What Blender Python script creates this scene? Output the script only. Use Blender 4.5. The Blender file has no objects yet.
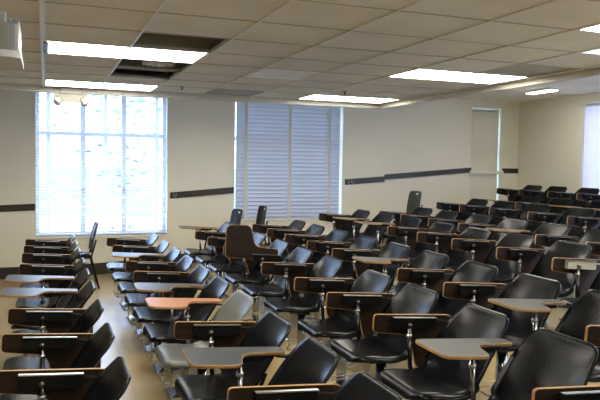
import bpy, bmesh, math, random
from mathutils import Vector, Matrix
random.seed(4)
PI = math.pi
scn = bpy.context.scene
C = scn.collection

# ------------------------------------------------------------------ materials
def new_mat(name):
    m = bpy.data.materials.new(name); m.use_nodes = True
    nt = m.node_tree
    return m, nt, nt.nodes['Principled BSDF'], nt.nodes['Material Output']

def plain(name, col, rough=.5, metal=0.0, spec=.5, var=0.0, scale=8.0, bump=0.0, bscale=60.0, coat=0.0):
    m, nt, b, o = new_mat(name)
    b.inputs['Roughness'].default_value = rough
    b.inputs['Metallic'].default_value = metal
    b.inputs['Specular IOR Level'].default_value = spec
    b.inputs['Coat Weight'].default_value = coat
    tc = nt.nodes.new('ShaderNodeTexCoord')
    n = nt.nodes.new('ShaderNodeTexNoise'); n.inputs['Scale'].default_value = scale; n.inputs['Detail'].default_value = 4
    nt.links.new(tc.outputs['Object'], n.inputs['Vector'])
    r = nt.nodes.new('ShaderNodeValToRGB')
    lo = [max(0, c*(1-var)) for c in col]; hi = [min(1, c*(1+var)) for c in col]
    r.color_ramp.elements[0].position = .3; r.color_ramp.elements[1].position = .7
    r.color_ramp.elements[0].color = (*lo, 1); r.color_ramp.elements[1].color = (*hi, 1)
    nt.links.new(n.outputs['Fac'], r.inputs['Fac'])
    nt.links.new(r.outputs['Color'], b.inputs['Base Color'])
    if bump:
        n2 = nt.nodes.new('ShaderNodeTexNoise'); n2.inputs['Scale'].default_value = bscale
        nt.links.new(tc.outputs['Object'], n2.inputs['Vector'])
        bp = nt.nodes.new('ShaderNodeBump'); bp.inputs['Strength'].default_value = bump; bp.inputs['Distance'].default_value = .01
        nt.links.new(n2.outputs['Fac'], bp.inputs['Height']); nt.links.new(bp.outputs['Normal'], b.inputs['Normal'])
    return m

def wood(name, c1, c2, rough=.4, sx=3.0, spec=.5):
    m, nt, b, o = new_mat(name)
    b.inputs['Roughness'].default_value = rough; b.inputs['Specular IOR Level'].default_value = spec
    tc = nt.nodes.new('ShaderNodeTexCoord')
    mp = nt.nodes.new('ShaderNodeMapping'); mp.inputs['Scale'].default_value = (sx, 30, 30)
    nt.links.new(tc.outputs['Object'], mp.inputs['Vector'])
    n = nt.nodes.new('ShaderNodeTexNoise'); n.inputs['Scale'].default_value = 2.2; n.inputs['Detail'].default_value = 6
    nt.links.new(mp.outputs['Vector'], n.inputs['Vector'])
    r = nt.nodes.new('ShaderNodeValToRGB')
    r.color_ramp.elements[0].position = .35; r.color_ramp.elements[1].position = .68
    r.color_ramp.elements[0].color = (*c1, 1); r.color_ramp.elements[1].color = (*c2, 1)
    nt.links.new(n.outputs['Fac'], r.inputs['Fac']); nt.links.new(r.outputs['Color'], b.inputs['Base Color'])
    return m

def emit(name, col, s, base=(.9, .9, .9), stripes=0.0):
    m, nt, b, o = new_mat(name)
    b.inputs['Base Color'].default_value = (*base, 1)
    b.inputs['Emission Color'].default_value = (*col, 1)
    b.inputs['Emission Strength'].default_value = s
    b.inputs['Roughness'].default_value = .4
    if stripes:
        tc = nt.nodes.new('ShaderNodeTexCoord')
        n = nt.nodes.new('ShaderNodeTexNoise'); n.inputs['Scale'].default_value = 5
        nt.links.new(tc.outputs['Object'], n.inputs['Vector'])
        mr = nt.nodes.new('ShaderNodeMapRange'); mr.inputs['To Min'].default_value = s*(1-stripes); mr.inputs['To Max'].default_value = s*(1+stripes)
        nt.links.new(n.outputs['Fac'], mr.inputs['Value']); nt.links.new(mr.outputs['Result'], b.inputs['Emission Strength'])
    return m

def translucent(name, col, tcol, fac, rough=.7):
    m, nt, b, o = new_mat(name)
    b.inputs['Base Color'].default_value = (*col, 1); b.inputs['Roughness'].default_value = rough
    t = nt.nodes.new('ShaderNodeBsdfTranslucent'); t.inputs['Color'].default_value = (*tcol, 1)
    mx = nt.nodes.new('ShaderNodeMixShader'); mx.inputs['Fac'].default_value = fac
    nt.links.new(b.outputs['BSDF'], mx.inputs[1]); nt.links.new(t.outputs['BSDF'], mx.inputs[2])
    nt.links.new(mx.outputs['Shader'], o.inputs['Surface'])
    return m

def glass_mat():
    m, nt, b, o = new_mat('window_glass')
    nt.nodes.remove(b)
    tr = nt.nodes.new('ShaderNodeBsdfTransparent'); tr.inputs['Color'].default_value = (.96, .98, 1, 1)
    gl = nt.nodes.new('ShaderNodeBsdfGlossy'); gl.inputs['Roughness'].default_value = .02
    mx = nt.nodes.new('ShaderNodeMixShader'); mx.inputs['Fac'].default_value = .05
    nt.links.new(tr.outputs[0], mx.inputs[1]); nt.links.new(gl.outputs[0], mx.inputs[2]); nt.links.new(mx.outputs[0], o.inputs['Surface'])
    return m

def floor_mat():
    m, nt, b, o = new_mat('floor_vinyl')
    tc = nt.nodes.new('ShaderNodeTexCoord')
    mp = nt.nodes.new('ShaderNodeMapping'); mp.inputs['Scale'].default_value = (2.2, .9, 1)
    nt.links.new(tc.outputs['Object'], mp.inputs['Vector'])
    n = nt.nodes.new('ShaderNodeTexNoise'); n.inputs['Scale'].default_value = 2.0; n.inputs['Detail'].default_value = 7
    nt.links.new(mp.outputs[0], n.inputs['Vector'])
    r = nt.nodes.new('ShaderNodeValToRGB')
    r.color_ramp.elements[0].position = .3; r.color_ramp.elements[1].position = .72
    r.color_ramp.elements[0].color = (.36, .265, .125, 1); r.color_ramp.elements[1].color = (.43, .325, .165, 1)
    nt.links.new(n.outputs['Fac'], r.inputs['Fac'])
    br = nt.nodes.new('ShaderNodeTexBrick'); br.offset = 0; br.inputs['Scale'].default_value = 1
    br.inputs['Brick Width'].default_value = .305; br.inputs['Row Height'].default_value = .305; br.inputs['Mortar Size'].default_value = .0025
    br.inputs['Color1'].default_value = (1, 1, 1, 1); br.inputs['Color2'].default_value = (.96, .955, .94, 1); br.inputs['Mortar'].default_value = (.8, .79, .77, 1)
    nt.links.new(tc.outputs['Object'], br.inputs['Vector'])
    mx = nt.nodes.new('ShaderNodeMix'); mx.data_type = 'RGBA'; mx.blend_type = 'MULTIPLY'; mx.inputs['Factor'].default_value = 1
    nt.links.new(r.outputs['Color'], mx.inputs['A']); nt.links.new(br.outputs['Color'], mx.inputs['B'])
    nt.links.new(mx.outputs['Result'], b.inputs['Base Color'])
    b.inputs['Roughness'].default_value = .28
    n2 = nt.nodes.new('ShaderNodeTexNoise'); n2.inputs['Scale'].default_value = 3
    nt.links.new(tc.outputs['Object'], n2.inputs['Vector'])
    mr = nt.nodes.new('ShaderNodeMapRange'); mr.inputs['To Min'].default_value = .22; mr.inputs['To Max'].default_value = .28
    nt.links.new(n2.outputs['Fac'], mr.inputs['Value']); nt.links.new(mr.outputs['Result'], b.inputs['Roughness'])
    return m

M = dict(
    wall=plain('wall_paint', (.76, .725, .615), .75, var=.03, scale=1.2, bump=.08, bscale=90),
    tile=plain('ceiling_tile', (.82, .81, .765), .9, spec=.1, var=.07, scale=2.2, bump=.25, bscale=140),
    tile_pale=plain('pale_ceiling_tile', (.62, .60, .56), .8, spec=.2, var=.03),
    slab=plain('ceiling_plaster', (.78, .75, .67), .85, spec=.2, var=.03, scale=1.5),
    tbar=plain('grid_white_metal', (.78, .76, .72), .45, var=.02),
    seam=plain('tile_seam', (.44, .42, .365), .8, var=.05),
    bulk=plain('bulkhead_paint', (.56, .53, .46), .7, var=.03),
    floor=floor_mat(),
    base=plain('dark_rubber_base', (.035, .026, .02), .45, var=.15),
    rail=wood('dark_rail_wood', (.022, .014, .010), (.04, .026, .018), .4),
    white=plain('white_enamel', (.80, .80, .84), .4, var=.02),
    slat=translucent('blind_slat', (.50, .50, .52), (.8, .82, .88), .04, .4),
    slat_open=translucent('open_blind_slat', (.85, .86, .9), (.9, .92, 1), .35, .5),
    tape=translucent('ladder_tape', (.8, .79, .76), (.95, .95, .95), .75),
    tape_d=plain('beige_tape', (.62, .60, .54), .7),
    shade=translucent('beige_shade', (.70, .66, .55), (.62, .55, .42), .26),
    shade_bright=translucent('white_shade', (.8, .8, .8), (.80, .76, .80), .42),
    glass=glass_mat(),
    plastic=plain('black_plastic', (.006, .0063, .0075), .27, spec=.17, var=.25, scale=5, bump=.012, bscale=160),
    grey_plastic=plain('grey_plastic', (.155, .158, .145), .38, var=.06, scale=5, bump=.04, bscale=220),
    olive=plain('olive_black_plastic', (.055, .06, .042), .45, var=.1),
    under=wood('walnut_board', (.010, .0045, .0026), (.026, .0125, .0062), .42, 3.0, .3),
    top=plain('grey_laminate', (.042, .044, .045), .36, spec=.35, var=.10, scale=40),
    top_orange=wood('red_tan_laminate', (.42, .165, .075), (.50, .22, .11), .34, 2),
    edge=plain('tan_edging', (.35, .19, .058), .5, var=.12, scale=12),
    black=plain('black_metal', (.006, .006, .006), .4, spec=.2, var=.1),
    pale=plain('pale_metal', (.40, .40, .33), .4, var=.05),
    alu=plain('aluminium', (.55, .55, .55), .3, 1.0, var=.05),
    chrome=plain('chrome', (.42, .41, .39), .2, 1.0, var=.05),
    em=plain('beige_enamel', (.16, .15, .13), .5, var=.03),
    dark_chrome=plain('dark_chrome', (.07, .068, .065), .22, 1.0, var=.05),
    brass=plain('dull_brass', (.16, .125, .08), .35, 1.0, var=.05),
    wire=plain('dull_wire', (.30, .28, .24), .3, 1.0, var=.1),
    lamp=emit('fluorescent_diffuser', (1, .945, .82), 11.0, stripes=.12),
    lamp_strip=emit('strip_diffuser', (1, .95, .84), 32.0),
    vent_glow=emit('glowing_vent', (.97, .97, 1), 2.0, stripes=.2),  # pale air diffuser tile, its brightness put in as glow
    housing=plain('fixture_steel', (.23, .215, .16), .5, .2, var=.1),
    duct=plain('duct_foil', (.85, .86, .88), .3, 0.4, var=.1, bump=.5, bscale=25),
    vent=plain('vent_metal', (.34, .33, .29), .5, var=.05),
    vent_mid=plain('mid_vent', (.50,.49,.45), .6, var=.04),
    vent_pale=plain('pale_vent', (.92, .92, .92), .5, var=.04),
    proj=plain('projector_plastic', (.15, .147, .13), .4, var=.03),
    projw=plain('projector_white', (.5, .5, .5), .35, var=.03),
    dark=plain('dark_void', (.01, .01, .01), .8),
    lens=plain('lens_glass', (.55, .55, .55), .12, var=.05),
    grass=plain('lawn_grass', (.17, .24, .20), .9, var=.3, scale=.5),
    bark=plain('bark', (.6, .57, .55), .9, var=.2),
    leaf=plain('pale_foliage', (.30, .33, .26), .8, var=.3, scale=2),
    leaf_d=plain('dark_foliage', (.09, .09, .13), .8, var=.3, scale=3),
    stone=plain('pale_path', (.5, .5, .5), .9, var=.1),
)

# ------------------------------------------------------------------ mesh helpers
def link_mesh(name, bm, mats, parent=None, smooth=False):
    bmesh.ops.recalc_face_normals(bm, faces=bm.faces)
    me = bpy.data.meshes.new(name)
    bm.to_mesh(me); bm.free()
    if not isinstance(mats, (list, tuple)): mats = [mats]
    for m in mats: me.materials.append(m)
    if smooth:
        for p in me.polygons: p.use_smooth = True
    o = bpy.data.objects.new(name, me); C.objects.link(o)
    if parent: o.parent = parent
    return o

def add_box(bm, lo, hi, mi=0, rot=None, piv=None, bevel=0.0):
    x0, y0, z0 = lo; x1, y1, z1 = hi
    vs = [bm.verts.new(v) for v in ((x0,y0,z0),(x1,y0,z0),(x1,y1,z0),(x0,y1,z0),(x0,y0,z1),(x1,y0,z1),(x1,y1,z1),(x0,y1,z1))]
    fs = [bm.faces.new([vs[i] for i in f]) for f in ((3,2,1,0),(4,5,6,7),(0,1,5,4),(1,2,6,5),(2,3,7,6),(3,0,4,7))]
    for f in fs: f.material_index = mi
    if bevel:
        es = list({e for f in fs for e in f.edges})
        r = bmesh.ops.bevel(bm, geom=es, offset=bevel, segments=2, affect='EDGES', profile=.5)
        vs = list({v for f in r['faces'] for v in f.verts} | {v for v in vs if v.is_valid})
    if rot is not None:
        bmesh.ops.rotate(bm, verts=vs, cent=piv or (0,0,0), matrix=rot)
    return vs

def add_tube(bm, pts, r, seg=8, cap=True, radii=None):
    pts = [Vector(p) for p in pts]
    rings = []
    n = len(pts)
    prev = None
    for i, p in enumerate(pts):
        t = (pts[min(i+1, n-1)] - pts[max(i-1, 0)]).normalized()
        if prev is None:
            a = Vector((0,0,1)) if abs(t.z) < .9 else Vector((1,0,0))
            u = t.cross(a).normalized()
        else:
            u = (prev - t*prev.dot(t)).normalized()
        prev = u
        w = t.cross(u)
        rr = radii[i] if radii else r
        rings.append([bm.verts.new(p + (u*math.cos(2*PI*k/seg) + w*math.sin(2*PI*k/seg))*rr) for k in range(seg)])
    for a, b in zip(rings, rings[1:]):
        for k in range(seg):
            bm.faces.new((a[k], a[(k+1) % seg], b[(k+1) % seg], b[k]))
    if cap:
        bm.faces.new(rings[0][::-1]); bm.faces.new(rings[-1])

def add_prism(bm, outline, z0, z1, mi_top=0, mi_bot=0, mi_side=0):
    lo = [bm.verts.new((x, y, z0)) for x, y in outline]
    hi = [bm.verts.new((x, y, z1)) for x, y in outline]
    f = bm.faces.new(hi); f.material_index = mi_top
    f = bm.faces.new(lo[::-1]); f.material_index = mi_bot
    n = len(outline)
    for k in range(n):
        f = bm.faces.new((lo[k], lo[(k+1) % n], hi[(k+1) % n], hi[k])); f.material_index = mi_side

def catmull(P, n):
    P = [Vector(p) for p in P]
    Q = [P[0]*2 - P[1]] + P + [P[-1]*2 - P[-2]]
    out = []
    for i in range(1, len(Q)-2):
        for k in range(n):
            t = k/n
            a, b, c, d = Q[i-1:i+3]
            out.append(.5*((2*b) + (c-a)*t + (2*a-5*b+4*c-d)*t*t + (3*b-a-3*c+d)*t**3))
    out.append(P[-1])
    return out

def round_poly(pts, rads, seg=5):
    out = []
    n = len(pts)
    for i in range(n):
        p = Vector(pts[i]); a = (Vector(pts[i-1]) - p); b = (Vector(pts[(i+1) % n]) - p)
        r = rads[i]
        if r <= 0: out.append(tuple(p)); continue
        d = min(r, a.length*.49, b.length*.49)
        s = p + a.normalized()*d; e = p + b.normalized()*d
        for k in range(seg+1):
            t = k/seg
            q = s*(1-t)**2 + p*2*t*(1-t) + e*t*t
            out.append((q.x, q.y))
    return out

def thing(name, label, cat, loc=(0,0,0), rotz=0, group=None):
    o = bpy.data.objects.new(name, None); C.objects.link(o)
    o.empty_display_size = .1
    o.location = loc; o.rotation_euler = (0, 0, rotz)
    o['label'] = label; o['category'] = cat
    if group: o['group'] = group
    return o

def tag(o, label, cat, group=None):
    o['label'] = label; o['category'] = cat
    if group: o['group'] = group
    return o

def struct(name, bm, m, parent=None, smooth=False):
    o = link_mesh(name, bm, m, parent, smooth)
    if parent is None: o['kind'] = 'structure'
    return o

def kids(o): return [c for c in bpy.data.objects if c.parent == o]

# ------------------------------------------------------------------ room numbers
CAMZ = 1.70
WX0, WX1 = -4.6, 8.39
WY0, WY1 = -3.0, 10.40
DCZ = CAMZ + .857            # dropped ceiling
UCZ = 2.95                   # plaster ceiling
CX1, CY1 = 4.37, 8.37        # edges of the dropped ceiling
S = .61; GX, GY = -.0128, 3.3039
FX = [-4.6, .4, 1.23, 2.25, 3.0, 4.08, 4.8, 5.85, 6.6, 7.75, 8.39]
FZ = [0, 0, .037, .137, .203, .305, .345, .465, .49, .636, .65]
def floor_z(x):
    for i in range(len(FX)-1):
        if x <= FX[i+1]:
            t = (x-FX[i])/(FX[i+1]-FX[i]); return FZ[i]+(FZ[i+1]-FZ[i])*t
    return FZ[-1]

# floor: gentle ramp rising to the right
bm = bmesh.new()
xs = [WX0-.1 + (WX1+.2-WX0)*i/60 for i in range(61)]
rows = [[bm.verts.new((x, y, floor_z(x))) for x in xs] for y in (WY0-.1, 2, 6, WY1+.1)]
for a, b in zip(rows, rows[1:]):
    for k in range(60): bm.faces.new((a[k], a[k+1], b[k+1], b[k]))
low = [[bm.verts.new((x, y, -.25)) for x in (xs[0], xs[-1])] for y in (WY0-.1, WY1+.1)]
struct('floor', bm, M['floor'], smooth=True)

# window openings
W1 = (-.125, 1.765, .60, 2.75)
W2 = (2.83, 4.735, .78, 2.75)
W3 = (7.33, 7.98, .98, 2.81)
RECX = 5.53                   # wall steps back here
def wall_boxes(bm, x0, x1, yf, yb, z0, z1, opens):
    cur = x0
    for (a, b, c, d) in opens:
        add_box(bm, (cur, yf, z0), (a, yb, z1))
        add_box(bm, (a, yf, z0), (b, yb, c)); add_box(bm, (a, yf, d), (b, yb, z1))
        cur = b
    add_box(bm, (cur, yf, z0), (x1, yb, z1))
bm = bmesh.new()
wall_boxes(bm, WX0-.2, RECX, WY1, WY1+.28, -.2, UCZ+.1, [W1, W2])
wall_boxes(bm, RECX, WX1+.2, WY1+.035, WY1+.28, -.2, UCZ+.1, [W3])
struct('wall_back', bm, M['wall'])
RW = (6.3, 8.83, 1.05, 2.80)
RWS = [(-2.2, .6), (1.0, 3.4), (3.7, 6.0), (RW[0], RW[1])]  # first three are unseen, unshaded openings added for soft fill daylight
bm = bmesh.new()
cur = WY0-.2
for a_, b_ in RWS:
    add_box(bm, (WX1, cur, -.2), (WX1+.25, a_, UCZ+.1)); cur = b_
    add_box(bm, (WX1, a_, -.2), (WX1+.25, b_, RW[2])); add_box(bm, (WX1, a_, RW[3]), (WX1+.25, b_, UCZ+.1))
add_box(bm, (WX1, cur, -.2), (WX1+.25, WY1+.28, UCZ+.1))
struct('wall_right', bm, M['wall'])
bm = bmesh.new(); add_box(bm, (WX0-.2, WY0-.2, -.2), (WX0, WY1+.28, UCZ+.1)); struct('wall_left', bm, M['wall'])
bm = bmesh.new(); add_box(bm, (WX0-.2, WY0-.2, -.2), (WX1+.25, WY0, UCZ+.1)); struct('wall_front', bm, M['wall'])
bm = bmesh.new(); add_box(bm, (WX0-.2, WY0-.2, UCZ), (WX1+.25, WY1+.28, UCZ+.15)); struct('ceiling', bm, M['slab'])

# dropped ceiling with its lights, openings and vents
LIGHTS = [(0,3),(0,7),(5,3),(5,7),(5,-1),(0,-1),(0,-5),(5,-5)]  # last three are unseen panels, continuing the spacing and added for fill light
HOLES = {(1,2),(1,4),(1,5)}
VENTS = {(3,4):'vent_pale',(6,2):'vent_mid',(3,7):'vent',(6,0):'vent_glow'}
busy = set(HOLES)
for c, r in LIGHTS: busy |= {(c, r), (c+1, r)}
i0, i1 = int(math.floor((WX0-GX)/S)), int(math.ceil((CX1-GX)/S))
j0, j1 = int(math.floor((WY0-GY)/S)), int(math.ceil((CY1-GY)/S))
bm = bmesh.new()
for i in range(i0, i1):
    for j in range(j0, j1):
        if (i, j) in busy or (i, j) in VENTS: continue
        xa, xb = max(GX+i*S, WX0), min(GX+(i+1)*S, CX1)
        ya, yb = max(GY+j*S, WY0), min(GY+(j+1)*S, CY1)
        if xb-xa < .01 or yb-ya < .01: continue
        dz = random.uniform(0, .004)
        add_box(bm, (xa+.004, ya+.004, DCZ+dz), (xb-.004, yb-.004, DCZ+.018+dz), 1 if random.random() < .06 else 0)
struct('ceiling_tiles', bm, [M['tile'], M['tile']])
bm = bmesh.new()
for i in range(i0, i1+1):
    x = GX+i*S
    hw = .015 if i == 0 else .008
    if WX0 < x < CX1: add_box(bm, (x-hw, WY0, DCZ-.005), (x+hw, CY1, DCZ+.025), 0)
for j in range(j0, j1+1):
    y = GY+j*S
    if WY0 < y < CY1: add_box(bm, (WX0, y-.006, DCZ-.002), (CX1, y+.006, DCZ+.02), 1)
struct('trim_1', bm, [M['tbar'], M['seam']])
bm = bmesh.new()   # bulkhead edge round the dropped ceiling; unseen upper part added to block window light
add_box(bm, (WX0, CY1, DCZ-.055), (CX1+.04, CY1+.04, UCZ))
add_box(bm, (CX1, WY0, DCZ-.055), (CX1+.04, CY1, UCZ))
struct('trim_2', bm, M['bulk'])

ldesc = {(0,3):'long white fluorescent ceiling panel beside the open ceiling gaps', (0,7):'narrow-looking white fluorescent panel above the bright window',
         (5,3):'white fluorescent panel in the middle right of the ceiling', (5,7):'far white fluorescent panel near the ceiling edge by the closed blinds',
         (5,-1):'white fluorescent panel cut by the right edge of the photo'}
for c, r in LIGHTS:
    x0, y0 = GX+c*S+.012, GY+r*S+.008; x1, y1 = GX+(c+2)*S-.012, GY+(r+1)*S-.008
    lab = ldesc.get((c, r), 'unseen white fluorescent ceiling panel added for fill light')
    t = thing('ceiling_light', lab, 'ceiling light', ((x0+x1)/2, (y0+y1)/2, DCZ), 0, 'fluorescent ceiling panels')
    hx, hy = (x1-x0)/2, (y1-y0)/2
    bm = bmesh.new(); add_box(bm, (-hx, -hy, .008), (hx, hy, .11)); link_mesh('housing', bm, M['housing'], t)
    bm = bmesh.new()
    add_box(bm, (-hx, -hy, -.004), (hx, -hy+.018, .008)); add_box(bm, (-hx, hy-.018, -.004), (hx, hy, .008))
    add_box(bm, (-hx, -hy+.018, -.004), (-hx+.018, hy-.018, .008)); add_box(bm, (hx-.018, -hy+.018, -.004), (hx, hy-.018, .008))
    link_mesh('frame', bm, M['tbar'], t)
    bm = bmesh.new(); add_box(bm, (-hx+.018, -hy+.018, -.002), (hx-.018, hy-.018, .007)); link_mesh('diffuser', bm, M['lamp'], t)
    if (c, r) == (0, 3):
        bm = bmesh.new(); add_box(bm, (-hx-.006, -hy+.04, -.012), (-hx+.028, hy-.05, -.003)); link_mesh('end_clip', bm, M['black'], t)

vdesc = {(3,4):('pale grey air diffuser tile in the middle of the ceiling', 'ceiling vent'), (6,2):('darker grey vent tile beside the right fluorescent panel', 'ceiling vent'),
         (3,7):('dark vent tile at the ceiling edge above the closed blinds', 'ceiling vent'), (6,0):('pale air diffuser tile given a glow near the right edge of the photo', 'ceiling light')}
for (c, r), mk in VENTS.items():
    x0, y0 = GX+c*S+.012, GY+r*S+.008; x1, y1 = GX+(c+1)*S-.012, min(GY+(r+1)*S-.008, CY1-.01)
    hx, hy = (x1-x0)/2, (y1-y0)/2
    t = thing('ceiling_light' if mk == 'vent_glow' else 'ceiling_vent', vdesc[(c, r)][0], vdesc[(c, r)][1], ((x0+x1)/2, (y0+y1)/2, DCZ))  # the glowing one is an air diffuser, no lamp
    bm = bmesh.new(); add_box(bm, (-hx, -hy, .004), (hx, hy, .02)); link_mesh('backing', bm, M[mk], t)
    bm = bmesh.new()
    for k in range(1):
        d = k*.07
        a, b = hx-d, hy-d
        for lo, hi in (((-a,-b,-.006),(a,-b+.012,.004)),((-a,b-.012,-.006),(a,b,.004)),((-a,-b+.012,-.006),(-a+.012,b-.012,.004)),((a-.012,-b+.012,-.006),(a,b-.012,.004))):
            add_box(bm, lo, hi)
    link_mesh('grille', bm, M[mk] if mk != 'vent_glow' else M['tbar'], t)

# things seen in the open ceiling gaps
t = thing('steel_channel', 'drab steel channel with rivet holes crossing the open ceiling gap', 'channel', (GX+1.5*S, GY+5*S, DCZ+.02))
bm = bmesh.new(); add_box(bm, (-.30, -.015, .0), (.30, .015, .048)); add_box(bm, (-.30, -.04, .0), (.30, -.015, .004)); link_mesh('web', bm, M['housing'], t)
bm = bmesh.new()
bm.free()
for k in range(6):
    bm = bmesh.new(); add_tube(bm, [(-.2+k*.08, -.0185, .035), (-.2+k*.08, -.0155, .035)], .007); link_mesh('rivet', bm, M['black'], t)
bm = bmesh.new()
pts = [(.83+.29*t_, 6.245, DCZ+.050+.008*math.sin(t_*3)) for t_ in [k/40 for k in range(41)]]
add_tube(bm, pts, .06, 14, radii=[.036*math.sin(PI*(k+4)/48)**.5+.006*math.sin(k*1.6) for k in range(41)])
tag(link_mesh('air_duct', bm, M['duct'], smooth=True), 'crumpled silver flexible duct showing through the open ceiling gap', 'duct')
bm = bmesh.new()
for i, (cx, cy) in enumerate(((2.38, 6.93), (5.33, 6.22))):
    pass
bm.free()
for (cx, cy), lab in (((2.38, 6.93), 'small dark sprinkler dot on the ceiling near the bright window'), ((5.33, 6.22), 'small metal sprinkler head beside the far fluorescent panel')):
    t = thing('sprinkler', lab, 'sprinkler', (GX+cx*S, GY+cy*S, DCZ))
    bm = bmesh.new(); add_tube(bm, [(0,0,0), (0,0,-.006)], .035, 14); link_mesh('escutcheon', bm, M['vent'], t)
    bm = bmesh.new(); add_tube(bm, [(0,0,-.006), (0,0,-.03), (0,0,-.032), (0,0,-.036)], .008, 10, radii=[.008,.008,.018,.018]); link_mesh('nozzle', bm, M['black'], t)

# plaster ceiling lamps beyond the bulkhead; last two unseen, added to brighten the ceiling
for lx, ly, lab in ((7.33, 8.6, 'thin bright strip lamp on the plaster ceiling beyond the bulkhead'), (6.6, 5.0, 'unseen strip lamp added to brighten the plaster ceiling'), (6.6, 1.5, 'unseen strip lamp added to brighten the plaster ceiling')):
    t = thing('ceiling_light', lab, 'ceiling light', (lx, ly, UCZ), 0, 'strip lamps on the plaster ceiling')
    bm = bmesh.new(); add_box(bm, (-.08, -.3, -.035), (.08, .3, 0)); link_mesh('housing', bm, M['white'], t)
    bm = bmesh.new(); add_box(bm, (-.065, -.28, -.045), (.065, .28, -.035)); link_mesh('diffuser', bm, M['lamp_strip'], t)

# chair rail, base boards, ledge
def strip(bm, pts, yf, yb, h0, h1):
    for (xa, za), (xb, zb) in zip(pts, pts[1:]):
        vs = [bm.verts.new(v) for v in ((xa,yf,za+h0),(xb,yf,zb+h0),(xb,yb,zb+h0),(xa,yb,za+h0),(xa,yf,za+h1),(xb,yf,zb+h1),(xb,yb,zb+h1),(xa,yb,za+h1))]
        for f in ((3,2,1,0),(4,5,6,7),(0,1,5,4),(1,2,6,5),(2,3,7,6),(3,0,4,7)): bm.faces.new([vs[i] for i in f])
n = 3
for pts in ([(WX0, 1.0), (-.62, 1.013), (-.135, 1.033)], [(1.81, 1.196), (2.825, 1.283)], [(4.78, 1.423), (5.53, 1.478)],):
    bm = bmesh.new(); strip(bm, pts, WY1-.022, WY1, -.048, .048); struct('trim_%d' % n, bm, M['rail']); n += 1
for pts in ([(5.535, 1.512), (7.335, 1.658)], [(8.04, 1.652), (8.39, 1.652)]):
    bm = bmesh.new(); strip(bm, pts, WY1+.013, WY1+.035, -.045, .045); struct('trim_%d' % n, bm, M['rail']); n += 1
bm = bmesh.new(); add_box(bm, (7.30, WY1-.005, 1.585), (8.04, WY1+.033, 1.645)); struct('trim_%d' % n, bm, M['wall']); n += 1
bm = bmesh.new(); strip(bm, [(x, floor_z(x)) for x in FX if x < RECX] + [(RECX, floor_z(RECX))], WY1-.015, WY1, -.02, .17)
strip(bm, [(RECX, floor_z(RECX))] + [(x, floor_z(x)) for x in FX if x > RECX], WY1+.02, WY1+.035, -.02, .17); struct('baseboard_back', bm, M['base'])
bm = bmesh.new(); add_box(bm, (WX1-.015, WY0, floor_z(8.38)-.02), (WX1, WY1, floor_z(8.38)+.17)); struct('baseboard_right', bm, M['base'])
bm = bmesh.new(); add_box(bm, (WX0, WY0, -.02), (WX0+.015, WY1, .17)); struct('baseboard_left', bm, M['base'])

# ------------------------------------------------------------------ windows
def make_window(idx, W, mull, tr, handles):
    x0, x1, z0, z1 = W
    ya, yb = WY1+.15, WY1+.22
    bm = bmesh.new()
    fw = .05
    add_box(bm, (x0, ya, z0), (x0+fw, yb, z1)); add_box(bm, (x1-fw, ya, z0), (x1, yb, z1))
    add_box(bm, (x0+fw, ya, z0), (x1-fw, yb, z0+fw)); add_box(bm, (x0+fw, ya, z1-fw), (x1-fw, yb, z1))
    for f in mull:
        x = x0+(x1-x0)*f; add_box(bm, (x-.035, ya, z0+fw), (x+.035, yb, z1-fw))
    if tr: add_box(bm, (x0+fw, ya+.005, tr-.03), (x1-fw, yb-.005, tr+.03))
    o = struct('window_%d' % idx, bm, M['white'])
    bm = bmesh.new(); add_box(bm, (x0+.02, yb-.03, z0+.02), (x1-.02, yb-.024, z1-.02)); link_mesh('pane', bm, M['glass'], o)
    bm = bmesh.new(); add_box(bm, (x0-.015, WY1-.045, z0-.03), (x1+.015, ya+.02, z0)); add_box(bm, (x0-.01, WY1-.02, z0-.13), (x1+.01, WY1, z0-.03)); link_mesh('sill', bm, M['wall'], o)
    for f, d in handles:
        x = x0+(x1-x0)*f
        bm = bmesh.new(); add_box(bm, (x-.012, ya-.03, 1.235), (x+.012, ya, 1.29)); add_tube(bm, [(x, ya-.025, 1.27), (x+d*.14, ya-.03, 1.275)], .009); link_mesh('handle', bm, M['alu'], o)
    return o
make_window(1, W1, [.35, .665], 2.11, [(.35, -1), (.665, 1)])
make_window(2, W2, [.35, .665], 2.11, [])
make_window(3, W3, [], 2.11, [])
for q, (a_, b_) in enumerate(RWS[::-1]):  # all after the first are unseen windows added for fill daylight
    bm = bmesh.new()
    for a in (a_, (a_+b_)/2-.03, b_-.06): add_box(bm, (WX1+.14, a, RW[2]), (WX1+.2, a+.06, RW[3]))
    add_box(bm, (WX1+.14, a_+.06, RW[2]), (WX1+.2, b_-.06, RW[2]+.06)); add_box(bm, (WX1+.14, a_+.06, RW[3]-.06), (WX1+.2, b_-.06, RW[3]))
    o = struct('window_%d' % (4+q), bm, M['white'])
    bm = bmesh.new(); add_box(bm, (WX1+.17, a_+.03, RW[2]+.03), (WX1+.175, b_-.03, RW[3]-.03)); link_mesh('pane', bm, M['glass'], o)

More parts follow.
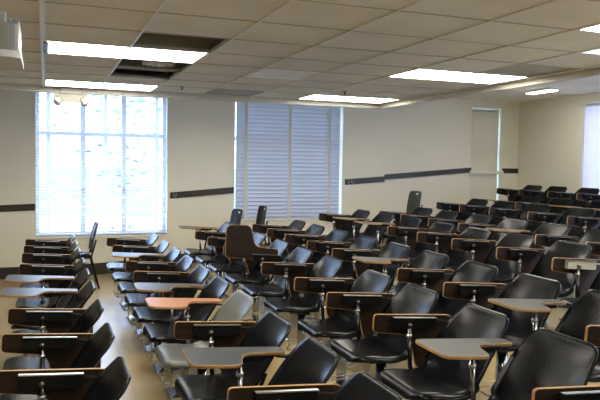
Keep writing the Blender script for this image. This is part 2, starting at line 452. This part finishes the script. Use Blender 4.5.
def make_blind(W, tilt, pitch, width, mat, label, tapes, gap, crown, tmat):
    x0, x1, z0, z1 = W
    y = WY1+.055
    t = thing('window_blind', label, 'blind', ((x0+x1)/2, y, z0))
    hx = (x1-x0)/2-gap
    bm = bmesh.new(); add_box(bm, (-hx, -.025, z1-z0-.05), (hx, .025, z1-z0-.004), bevel=.004); link_mesh('headrail', bm, M['white'], t)
    bm = bmesh.new()
    z = .035
    while z < z1-z0-.06:
        pr = []
        for k in range(5):
            u = (k-2)/4*width
            c = crown*(1-((k-2)/2)**2)
            pr.append((u*math.cos(tilt)-c*math.sin(tilt), z+u*math.sin(tilt)+c*math.cos(tilt)))
        w = random.uniform(-.001, .001)
        A = [bm.verts.new((-hx, yy, zz+w)) for yy, zz in pr]; B = [bm.verts.new((hx, yy, zz-w)) for yy, zz in pr]
        for k in range(4): bm.faces.new((A[k], B[k], B[k+1], A[k+1]))
        z += pitch
    link_mesh('slats', bm, M[mat], t, True)
    bm = bmesh.new(); add_box(bm, (-hx, -.022, .004), (hx, .022, .022), bevel=.004); link_mesh('bottom_rail', bm, M['white'], t)
    for f in tapes:
        x = -hx+2*hx*f
        bm = bmesh.new()
        add_box(bm, (x-.026, -width/2*abs(math.cos(tilt))-.004, .01), (x+.026, -width/2*abs(math.cos(tilt))-.003, z1-z0-.05))
        add_box(bm, (x-.004, width/2*abs(math.cos(tilt))+.003, .01), (x+.004, width/2*abs(math.cos(tilt))+.004, z1-z0-.05))
        link_mesh('ladder_tape', bm, M[tmat], t)
    return t
make_blind(W1, math.radians(3), .044, .05, 'slat_open', 'open white slatted blind letting daylight in over the left window', (.09, .515, .92), .006, .0035, 'tape')
make_blind(W2, math.radians(-60), .064, .078, 'slat', 'closed grey-white slatted blind in the middle of the back wall', (.09, .5, .89), .04, .012, 'tape_d')

t = thing('window_blind', 'closed beige roller shade in the narrow window near the far corner', 'shade', ((W3[0]+W3[1])/2, WY1+.08, W3[3]))
bm = bmesh.new(); add_tube(bm, [(-.29, 0, -.05), (.27, 0, -.05)], .022, 14); link_mesh('roller', bm, M['shade'], t, True)
bm = bmesh.new(); add_box(bm, (-.325, -.004, W3[2]-W3[3]+.01), (.302, -.002, -.03)); link_mesh('shade_cloth', bm, M['shade'], t)
bm = bmesh.new(); add_box(bm, (-.325, -.01, W3[2]-W3[3]+.0), (.285, .004, W3[2]-W3[3]+.025)); link_mesh('hem_bar', bm, M['shade'], t)
t = thing('window_blind', 'glowing white roller shade over the window in the right wall', 'shade', (WX1+.06, (RW[0]+RW[1])/2, RW[3]))
hy = (RW[1]-RW[0])/2
bm = bmesh.new(); add_tube(bm, [(0, -hy+.02, -.03), (0, hy-.02, -.03)], .025, 14); link_mesh('roller', bm, M['white'], t, True)
bm = bmesh.new(); add_box(bm, (-.002, -hy+.01, RW[2]-RW[3]+.01), (0, hy-.005, -.02)); link_mesh('shade_cloth', bm, M['shade_bright'], t)
bm = bmesh.new(); add_box(bm, (-.01, -hy+.01, RW[2]-RW[3]), (.004, hy-.005, RW[2]-RW[3]+.025)); link_mesh('hem_bar', bm, M['white'], t)

def hook(x, z, lab, n):
    t = thing('coat_hook', lab, 'hook', (x, WY1-.022, z))
    for k in range(n):
        bm = bmesh.new(); dx = (k-(n-1)/2)*.07
        add_tube(bm, [(dx-.018, -.004, .035), (dx-.018, -.012, -.01), (dx, -.016, -.032), (dx+.018, -.012, -.01), (dx+.018, -.004, .035)], .005, 6); link_mesh('prong', bm, M['alu'], t, True)
hook(1.88, 1.202, 'bent wire hook on the dark rail right of the bright window', 1)
hook(4.87, 1.430, 'pair of wire hooks on the rail right of the closed blinds', 2)

# ------------------------------------------------------------------ emergency light and projector
t = thing('emergency_light', 'white twin-head emergency light hanging in front of the bright window', 'emergency light', (.29, CY1-.04, DCZ-.05))
bm = bmesh.new(); 
add_prism(bm, [(-.20, 0), (.20, 0), (.13, -.115), (-.13, -.115)], -.03, .035)
bmesh.ops.rotate(bm, verts=bm.verts[:], cent=(0,0,0), matrix=Matrix.Rotation(PI/2, 3, 'X'))
link_mesh('body', bm, M['em'], t)
bm = bmesh.new(); add_box(bm, (-.12, -.05, -.02), (.12, .038, .049)); link_mesh('mount_plate', bm, M['em'], t)
for s in (-1, 1):
    bm = bmesh.new()
    ax = Vector((s*.55, -.75, -.35)).normalized()
    c = Vector((s*.14, -.03, -.10))
    add_tube(bm, [c-ax*.045, c-ax*.03, c+ax*.015, c+ax*.03], .05, 16, radii=[.02, .038, .050, .052])
    h = link_mesh('lamp_head', bm, M['em'], t, True)
    bm = bmesh.new(); add_tube(bm, [c+ax*.0305, c+ax*.035], .045, 16); link_mesh('lens', bm, M['lens'], h, True)

PX, PY, PZ = -.228, 2.37, CAMZ+.31
t = thing('projector', 'pale grey ceiling projector cut off by the left edge', 'projector', (PX, PY, PZ))
bm = bmesh.new()
out = round_poly([(-.17, -.165), (.155, -.165), (.155, .165), (-.17, .165)], [.03, .045, .05, .03], 6)
add_prism(bm, out, .018, .12)
bmesh.ops.bevel(bm, geom=[e for e in bm.edges if abs(e.verts[0].co.z-e.verts[1].co.z) < 1e-5 and e.verts[0].co.z > .1], offset=.018, segments=3, affect='EDGES')
link_mesh('body', bm, M['proj'], t, False)
bm = bmesh.new(); add_prism(bm, round_poly([(-.175, -.172), (.162, -.172), (.162, .172), (-.175, .172)], [.03, .05, .05, .03], 6), 0, .020)
link_mesh('base_tray', bm, M['projw'], t)
bm = bmesh.new(); add_box(bm, (-.06, -.17, .105), (.075, -.163, .118)); link_mesh('port_panel', bm, M['black'], t)
bm = bmesh.new(); add_tube(bm, [(.105, -.15, .09), (.105, -.15, .135)], .016, 12); link_mesh('mount_foot', bm, M['proj'], t)
bm = bmesh.new(); add_tube(bm, [(-.12, .02, .12), (-.12, .02, DCZ-PZ)], .022, 12); add_box(bm, (-.19, -.06, DCZ-PZ-.01), (-.05, .10, DCZ-PZ-.001)); link_mesh('mount_pole', bm, M['projw'], t)

# ------------------------------------------------------------------ tablet chairs (face -X, tablet arm on +Y)
def shell_bm():
    prof = catmull([(-.272, .424), (-.265, .452), (-.235, .470), (-.15, .467), (-.07, .455), (.00, .450), (.056, .468), (.108, .524), (.163, .602), (.215, .690), (.262, .780), (.279, .815), (.294, .823)], 4)
    P = [Vector((p[0], 0, p[1])) for p in [(q.x, q.y) for q in [Vector((a[0], a[1])) for a in prof]]]
    L = [0]
    for a, b in zip(P, P[1:]): L.append(L[-1]+(b-a).length)
    T = L[-1]
    NV = 14
    bm = bmesh.new()
    up, dn = [], []
    for i, p in enumerate(P):
        t = (P[min(i+1, len(P)-1)]-P[max(i-1, 0)]).normalized()
        nrm = Vector((-t.z, 0, t.x))
        f = L[i]/T
        # half width along the shell
        keys = [(0, .222), (.12, .240), (.35, .248), (.55, .248), (.75, .238), (.93, .214), (1, .207)]
        for (a, wa), (b, wb) in zip(keys, keys[1:]):
            if f <= b+1e-9:
                W = wa+(wb-wa)*(f-a)/(b-a); break
        for e, r in ((L[i], .10), (T-L[i], .080)):
            if e < r: W = W-r+math.sqrt(max(0, r*r-(r-e)**2))
        curl = .010 if f < .3 else (.010+.034*math.sin(PI*min(1, (f-.3)/.7)))*(1-max(0, (f-.85)/.15)*.8)
        ru, rd = [], []
        for k in range(NV+1):
            v = -1+2*k/NV
            v = math.copysign(abs(v)**.8, v)
            off = curl*abs(v)**2.1
            if f < .5: off += -.020*max(0, abs(v)-.88)/.12
            q = p+Vector((0, v*W, 0))+nrm*off
            ru.append(bm.verts.new(q)); rd.append(bm.verts.new(q-nrm*.013))
        up.append(ru); dn.append(rd)
    n = len(P)
    for i in range(n-1):
        for k in range(NV):
            bm.faces.new((up[i][k], up[i+1][k], up[i+1][k+1], up[i][k+1]))
            bm.faces.new((dn[i][k], dn[i][k+1], dn[i+1][k+1], dn[i+1][k]))
        bm.faces.new((up[i][0], dn[i][0], dn[i+1][0], up[i+1][0])); bm.faces.new((up[i][NV], up[i+1][NV], dn[i+1][NV], dn[i][NV]))
    for k in range(NV):
        bm.faces.new((up[0][k], up[0][k+1], dn[0][k+1], dn[0][k])); bm.faces.new((up[-1][k], dn[-1][k], dn[-1][k+1], up[-1][k+1]))
    return bm

ARMY = .275
# tablet outline in its own frame: x along the arm (front is -x), y inward is negative, outer edge y = 0
TAB = round_poly([(.195, 0), (-.320, 0), (-.332, -.305), (-.100, -.315), (-.04, -.115), (.195, -.098)], [.02, .05, .05, .05, .06, .025], 5)
TILT = math.radians(4.0)
def tablet_parts(state, parent, topmat):
    bm = bmesh.new(); add_prism(bm, TAB, -.0075, .0075, 0, 1, 1)
    if state == 'down':
        # flat in front of the sitter: outer edge at y = ARMY+.125
        mtx = Matrix.Translation((0, ARMY+.085, .722)) @ Matrix.Rotation(TILT, 4, 'Y')
    elif state == 'up':
        # standing on its outer edge, laminate facing outward
        mtx = Matrix.Translation((-.08, ARMY+.025, .682)) @ Matrix.Rotation(TILT, 4, 'Y') @ Matrix.Rotation(-PI/2, 4, 'X')
    else:
        # swung over and hanging beside the seat
        mtx = Matrix.Translation((-.055, ARMY+.025, .737)) @ Matrix.Rotation(TILT, 4, 'Y') @ Matrix.Rotation(PI, 4, 'Y') @ Matrix.Rotation(-PI/2, 4, 'X')
    bm2 = bmesh.new()   # thin rounded edging all round
    n = len(TAB)
    pts = [Vector((x, y, 0)) for x, y in TAB]
    cen = sum(pts, Vector())/n
    inn, outl = [], []
    for i, p in enumerate(pts):
        t = (pts[(i+1) % n]-pts[i-1]).normalized(); nn = Vector((t.y, -t.x, 0))
        if i == 0: pass
        outl.append(nn)
    area = sum(pts[i].x*pts[(i+1) % n].y-pts[(i+1) % n].x*pts[i].y for i in range(n))
    sgn = 1 if area > 0 else -1
    rings = []
    for dx, dz in ((0, -.0077), (.0018, -.005), (.0018, .005), (0, .0077), (-.001, .0077), (-.001, -.0077)):
        rings.append([bm2.verts.new(p+outl[i]*sgn*dx+Vector((0, 0, dz))) for i, p in enumerate(pts)])
    for r in range(6):
        a, b = rings[r], rings[(r+1) % 6]
        for i in range(n): bm2.faces.new((a[i], a[(i+1) % n], b[(i+1) % n], b[i]))
    bm.transform(mtx); bm2.transform(mtx)
    o = link_mesh('tablet', bm, [M[topmat], M['under']], parent)
    link_mesh('edge_band', bm2, M['edge'], o, False)
    return o

def make_chair(state, shell='plastic', topmat='top', brk='black'):
    t = thing('tablet_chair', 'x', 'chair')
    link_mesh('seat_shell', shell_bm(), M[shell], t, True)
    bm = bmesh.new()
    add_box(bm, (-.15, -.15, .408), (.10, .15, .434), bevel=.006); add_box(bm, (-.05, -.05, .37), (.06, .05, .409))
    add_tube(bm, [(.08, -.12, .42), (.125, -.12, .45), (.165, -.12, .55)], .011, 8); add_tube(bm, [(.08, .12, .42), (.125, .12, .45), (.165, .12, .55)], .011, 8)
    link_mesh('seat_bracket', bm, M['black'], t)
    bm = bmesh.new(); add_tube(bm, [(0, 0, .02), (0, 0, .375)], .034, 16); p = link_mesh('pedestal', bm, M['chrome'], t, True)
    bm = bmesh.new()
    for a, b, z0, z1 in ((.115, .115, -.004, .008), ):
        add_box(bm, (-a, -b, z0), (a, b, z1))
    lo = [bm.verts.new(v) for v in ((-.11,-.11,.008),(.11,-.11,.008),(.11,.11,.008),(-.11,.11,.008))]; hi = [bm.verts.new(v) for v in ((-.04,-.04,.034),(.04,-.04,.034),(.04,.04,.034),(-.04,.04,.034))]
    bm.faces.new(hi); bm.faces.new(lo[::-1])
    for k in range(4): bm.faces.new((lo[k], lo[(k+1) % 4], hi[(k+1) % 4], hi[k]))
    link_mesh('floor_plate', bm, M['chrome'], p)
    bm = bmesh.new()   # wire book rack under the seat
    for x in (-.17, .10):
        add_tube(bm, [(x, -.17, .41), (x, -.165, .16), (x, -.14, .125), (x, .14, .125), (x, .165, .16), (x, .17, .41)], .0045, 6)
    for y in (-.14, -.07, .07, .14):
        add_tube(bm, [(-.20, y, .150), (-.17, y, .121), (.10, y, .121), (.16, y, .15)], .0035, 6)
    link_mesh('book_rack', bm, M['wire'], t, True)
    bm = bmesh.new(); add_tube(bm, [(0, .10, .405), (-.01, .20, .40), (-.03, .245, .425), (-.045, ARMY-.03, .47), (-.05, ARMY-.02, .68)], .013, 10)
    link_mesh('arm_post', bm, M['chrome' if state == 'down' else 'dark_chrome'], t, True)
    tl = Matrix.Rotation(TILT, 3, 'Y')
    bm = bmesh.new(); bl = (-.145, .125, .660) if state != 'down' else (-.11, .07, .685)
    add_box(bm, (bl[0], ARMY-.022, bl[2]), (bl[1], ARMY+.012, .720), rot=tl, piv=(0, 0, .695))
    add_tube(bm, [(.14, ARMY, .695), (.215, ARMY-.015, .686)], .007, 6)
    b = link_mesh('tablet_bracket', bm, M[brk], t)
    if brk != 'black': b['label'] = 'pale metal bracket'
    bm = bmesh.new(); add_box(bm, (bl[0]-.004, ARMY-.028, .721), (bl[1]+.004, ARMY-.004, .726), rot=tl, piv=(0, 0, .695)); link_mesh('top_strip', bm, M['alu'], b)
    bm = bmesh.new(); add_tube(bm, [(-.05, ARMY-.022, .685), (-.05, ARMY-.040, .685)], .013, 12); link_mesh('pivot_knob', bm, M['brass'], b, True)
    bm = bmesh.new(); add_tube(bm, [(-.05, ARMY-.02, .635), (-.05, ARMY-.02, .618)], .0185, 10); link_mesh('post_collar', bm, M['alu'], b, True)
    if state == 'down':
        bm = bmesh.new(); add_box(bm, (-.16, ARMY-.01, .694), (.12, ARMY+.05, .712), rot=tl, piv=(0, 0, .695)); link_mesh('support_plate', bm, M['black'], b)
    tb = tablet_parts(state, t, topmat)
    b.location.z = tb.location.z = .014
    return t

protos = {}
def chair_at(key, loc, label):
    if key not in protos:
        t = make_chair(*key); protos[key] = t
    else:
        src = protos[key]
        t = src.copy(); C.objects.link(t)
        for ch in kids(src):
            c = ch.copy(); C.objects.link(c); c.parent = t
            for g in kids(ch):
                d = g.copy(); C.objects.link(d); d.parent = c
    t.location = loc; t['label'] = label; t['group'] = 'tablet-arm chairs set in rows'; t['category'] = 'chair'
    return t

ORD = ['nearest', 'second', 'third', 'fourth', 'fifth', 'sixth', 'seventh', 'eighth', 'ninth', 'tenth', 'eleventh', 'twelfth']
ROWN = ['leftmost', 'second', 'third', 'fourth', 'fifth', 'sixth', 'seventh', 'eighth', 'ninth']
# row X of the back top, first Y and pitch, tablet states from the nearest chair to the window end
ROWS = [
    (.332, [2.92, 3.60, 4.27, 4.98, 5.58, 6.24, 7.0, 7.64, 8.29], 'SSSDDSSSS'),
    (1.245, [2.31, 2.89, 3.51, 4.20, 4.80, 5.41, 6.02, 6.63, 7.28, 8.02], 'SDSODSSDSS'),
    (2.265, [1.70, 2.41, 3.01, 3.68, 4.28, 5.08, 5.74, 6.37, 7.10, 7.77, 8.47], 'SDSSSSUSSSD'),
    (3.01, [2.21, 2.86, 3.46, 4.08, 4.70, 5.30, 5.93, 6.59, 7.22, 7.83], 'SDSSDSSSSS'),
    (4.08, [3.66, 4.32, 4.98, 5.60, 6.23, 6.89, 7.56, 8.21], 'PSSSSDDS'),
    (4.80, [4.08, 4.70, 5.33, 5.94, 6.56, 7.22, 7.81], 'SSDSSSS'),
    (5.85, [5.44, 6.08, 6.81, 7.47, 8.05], 'SSSSS'),
    (6.60, [5.86, 6.50, 7.24, 7.82], 'DDSD'),
    (7.75, [7.33, 7.93, 8.60, 9.17], 'SSSS'),
]
word = {'S': 'folded tablet', 'D': 'tablet out flat', 'U': 'brown tablet standing upright', 'P': 'folded tablet and pale bracket'}
for r, (X, ys_, st) in enumerate(ROWS):
    for k, s in enumerate(st):
        x = X-.30; y = ys_[k]
        pos = ('last at window end' if k == len(st)-1 else ('nearest camera' if k == 0 else '%s from camera' % ORD[k]))
        rn = '%s row from left' % ROWN[r] if r else 'leftmost row'
        if s == 'O':
            lab = 'grey shell chair with reddish tan tablet, in second row from left'; key = ('down', 'grey_plastic', 'top_orange', 'black')
        else:
            lab = 'black chair with %s, %s in %s' % (word[s], pos, rn)
            key = ({'S': 'stowed', 'D': 'down', 'U': 'up', 'P': 'stowed'}[s], 'plastic', 'top', 'pale' if s == 'P' else 'black')
        chair_at(key, (x, y, floor_z(x)), lab)

# ------------------------------------------------------------------ loose stacking chairs by the window wall
def stack_chair(loc, rz, label, mat, lean):
    t = thing('stacking_chair', label, 'chair', loc, rz, 'loose stacking chairs by the window wall')
    # faces -X
    bm = bmesh.new()
    add_prism(bm, round_poly([(-.22, -.21), (.17, -.20), (.17, .20), (-.22, .21)], [.06, .03, .03, .06]), .435, .455)
    bmesh.ops.bevel(bm, geom=[e for e in bm.edges if abs(e.verts[0].co.z-e.verts[1].co.z) < 1e-5], offset=.006, segments=2, affect='EDGES')
    link_mesh('seat', bm, M[mat], t, True)
    # back: plate with a handle slot near the top
    bm = bmesh.new()
    ys = [-.205, -.19, -.15, -.055, -.03, .03, .055, .15, .19, .205]
    zs = [.50, .55, .65, .75, .80, .815, .845, .862, .875]
    def pt(y, z, off):
        u = (z-.5)/.38
        w = 1-.10*u
        x = .17+lean*(z-.45)+.05*(u-.5)**2 + .035*(y/.2)**2*-1
        if z > .86: w *= .86
        return Vector((x+off, y*w, z))
    g0 = [[bm.verts.new(pt(y, z, 0)) for y in ys] for z in zs]; g1 = [[bm.verts.new(pt(y, z, .012)) for y in ys] for z in zs]
    hole = lambda i, k: 5 <= i < 6 and 3 <= k < 6
    for i in range(len(zs)-1):
        for k in range(len(ys)-1):
            if hole(i, k): continue
            bm.faces.new((g0[i][k], g0[i][k+1], g0[i+1][k+1], g0[i+1][k])); bm.faces.new((g1[i][k], g1[i+1][k], g1[i+1][k+1], g1[i][k+1]))
            for di, dk, a, b in ((-1, 0, (i, k), (i, k+1)), (1, 0, (i+1, k), (i+1, k+1)), (0, -1, (i, k), (i+1, k)), (0, 1, (i, k+1), (i+1, k+1))):
                ii, kk = i+di, k+dk
                if ii < 0 or kk < 0 or ii >= len(zs)-1 or kk >= len(ys)-1 or hole(ii, kk):
                    bm.faces.new((g0[a[0]][a[1]], g0[b[0]][b[1]], g1[b[0]][b[1]], g1[a[0]][a[1]]))
    link_mesh('backrest', bm, M[mat], t, False)
    for s in (-1, 1):
        bm = bmesh.new(); add_tube(bm, [(-.27, s*.22, 0), (-.19, s*.205, .43)], .0125, 10); link_mesh('leg', bm, M['black'], t, True)
        bm = bmesh.new(); add_tube(bm, [(.27, s*.22, 0), (.17, s*.205, .43), (.178+lean*.05, s*.19, .50), (.19+lean*.2, s*.185, .66)], .0125, 10); link_mesh('leg', bm, M['black'], t, True)
    bm = bmesh.new(); add_tube(bm, [(-.19, -.205, .425), (.17, -.205, .425)], .011, 8); add_tube(bm, [(-.19, .205, .425), (.17, .205, .425)], .011, 8); link_mesh('seat_rail', bm, M['black'], t, True)
    return t
stack_chair((.40, 9.45, floor_z(.4)), 0, 'loose black stacking chair below the bright window, seen side on', 'plastic', .22)
stack_chair((2.45, 9.55, floor_z(2.45)), .12, 'loose black stacking chair at the left edge of the closed blinds', 'plastic', .16)
stack_chair((2.89, 9.70, floor_z(2.89)), 0, 'loose black stacking chair in front of the closed blinds', 'plastic', .14)
stack_chair((5.50, 9.62, floor_z(5.5)), 0, 'loose olive stacking chair against the wall under the dark rail', 'olive', .14)

# ------------------------------------------------------------------ outside
bm = bmesh.new()
vs = [bm.verts.new(v) for v in ((-60, 11.5, -2.2), (80, 11.5, -2.2), (80, 90, 1.0), (-60, 90, 1.0))]; bm.faces.new(vs)
struct('lawn', bm, M['grass'])
bm = bmesh.new(); vs = [bm.verts.new(v) for v in ((-40, 30, -1.40), (60, 30, -1.40), (60, 36, -1.15), (-40, 36, -1.15))]; bm.faces.new(vs); struct('path', bm, M['stone'])
def tree(x, y, z, h, label, mat, rad, nleaf):
    t = thing('tree', label, 'tree', (x, y, z), 0, 'trees outside the window')
    bm = bmesh.new(); add_tube(bm, [(0, 0, 0), (.05, 0, h*.3), (-.05, 0, h*.6), (0, 0, h*.9)], .1, 8, radii=[.16, .13, .08, .03])
    tips = []
    for k in range(11):
        a = k*2.4; z0 = h*(.35+.05*k); e = Vector((math.cos(a)*rad*.8, math.sin(a)*rad*.8, z0+h*.14)); tips.append(e)
        add_tube(bm, [(0, 0, z0), (e.x*.5, e.y*.5, z0+h*.05), e], .03, 6, radii=[.05, .035, .012])
    link_mesh('trunk', bm, M['bark'], t, True)
    bm = bmesh.new()
    for k in range(nleaf):
        c = random.choice(tips)+Vector((random.gauss(0, rad*.3), random.gauss(0, rad*.3), random.gauss(0, h*.07)))
        m = Matrix.Rotation(random.uniform(0, 6.28), 3, 'Z') @ Matrix.Rotation(random.uniform(0, 3.14), 3, 'X')
        q = [bm.verts.new(c+m @ Vector(v)*.16) for v in ((-1, 0, 0), (0, -.5, .1), (1, 0, 0), (0, .5, .1))]; bm.faces.new(q)
    link_mesh('foliage', bm, M[mat], t)
tree(2.9, 19, -1.9, 6.5, 'pale leafy tree outside the bright window on the right', 'leaf', 1.5, 420)
tree(-.6, 26, -1.6, 8, 'faint tree outside the bright window on the left', 'leaf', 2.0, 260)
t = thing('shrub', 'small dark shrub on the lawn outside the bright window', 'shrub', (2.6, 24, -1.68))
bm = bmesh.new()
for k in range(160):
    c = Vector((random.gauss(0, .28), random.gauss(0, .25), abs(random.gauss(.5, .35))))
    m = Matrix.Rotation(random.uniform(0, 6.28), 3, 'Z') @ Matrix.Rotation(random.uniform(0, 3.14), 3, 'X')
    bm.faces.new([bm.verts.new(c+m @ Vector(v)*.12) for v in ((-1, 0, 0), (0, -.5, .1), (1, 0, 0), (0, .5, .1))])
link_mesh('foliage', bm, M['leaf_d'], t)
bm = bmesh.new(); add_tube(bm, [(0, 0, 0), (0, 0, .6)], .02, 6); link_mesh('stem', bm, M['bark'], t)

# ------------------------------------------------------------------ light
w = bpy.data.worlds.new('World'); scn.world = w; w.use_nodes = True
bg = w.node_tree.nodes['Background']; bg.inputs['Color'].default_value = (.52, .69, 1.0, 1); bg.inputs['Strength'].default_value = 4.8
def portal(loc, rot, sx, sy):
    l = bpy.data.lights.new('window_portal', 'AREA'); l.shape = 'RECTANGLE'; l.size = sx; l.size_y = sy
    l.cycles.is_portal = True
    o = bpy.data.objects.new('window_portal', l); C.objects.link(o); o.location = loc; o.rotation_euler = rot
for W in (W1, W2, W3):
    portal(((W[0]+W[1])/2, WY1+.27, (W[2]+W[3])/2), (-PI/2, 0, 0), W[1]-W[0], W[3]-W[2])
for a_, b_ in RWS: portal((WX1+.23, (a_+b_)/2, (RW[2]+RW[3])/2), (0, PI/2, 0), RW[3]-RW[2], b_-a_)

# ------------------------------------------------------------------ camera
f, yaw, pitch, roll = 669.7, .3642, .0522, .0158
fw = Vector((math.sin(yaw)*math.cos(pitch), math.cos(yaw)*math.cos(pitch), -math.sin(pitch)))
rt = Vector((math.cos(yaw), -math.sin(yaw), 0)); up = rt.cross(fw)
r2 = rt*math.cos(roll)+up*math.sin(roll); u2 = -rt*math.sin(roll)+up*math.cos(roll)
cd = bpy.data.cameras.new('camera'); cam = bpy.data.objects.new('camera', cd); C.objects.link(cam)
cd.sensor_width = 36; cd.lens = f/600*36; cd.clip_start = .05; cd.clip_end = 500
cam.matrix_world = Matrix(((r2.x, u2.x, -fw.x, 0), (r2.y, u2.y, -fw.y, 0), (r2.z, u2.z, -fw.z, CAMZ), (0, 0, 0, 1)))
scn.camera = cam
scn.view_settings.view_transform = 'Standard'
scn.view_settings.exposure = 0.95
scn.cycles.max_bounces = 10; scn.cycles.diffuse_bounces = 6; scn.cycles.transparent_max_bounces = 16
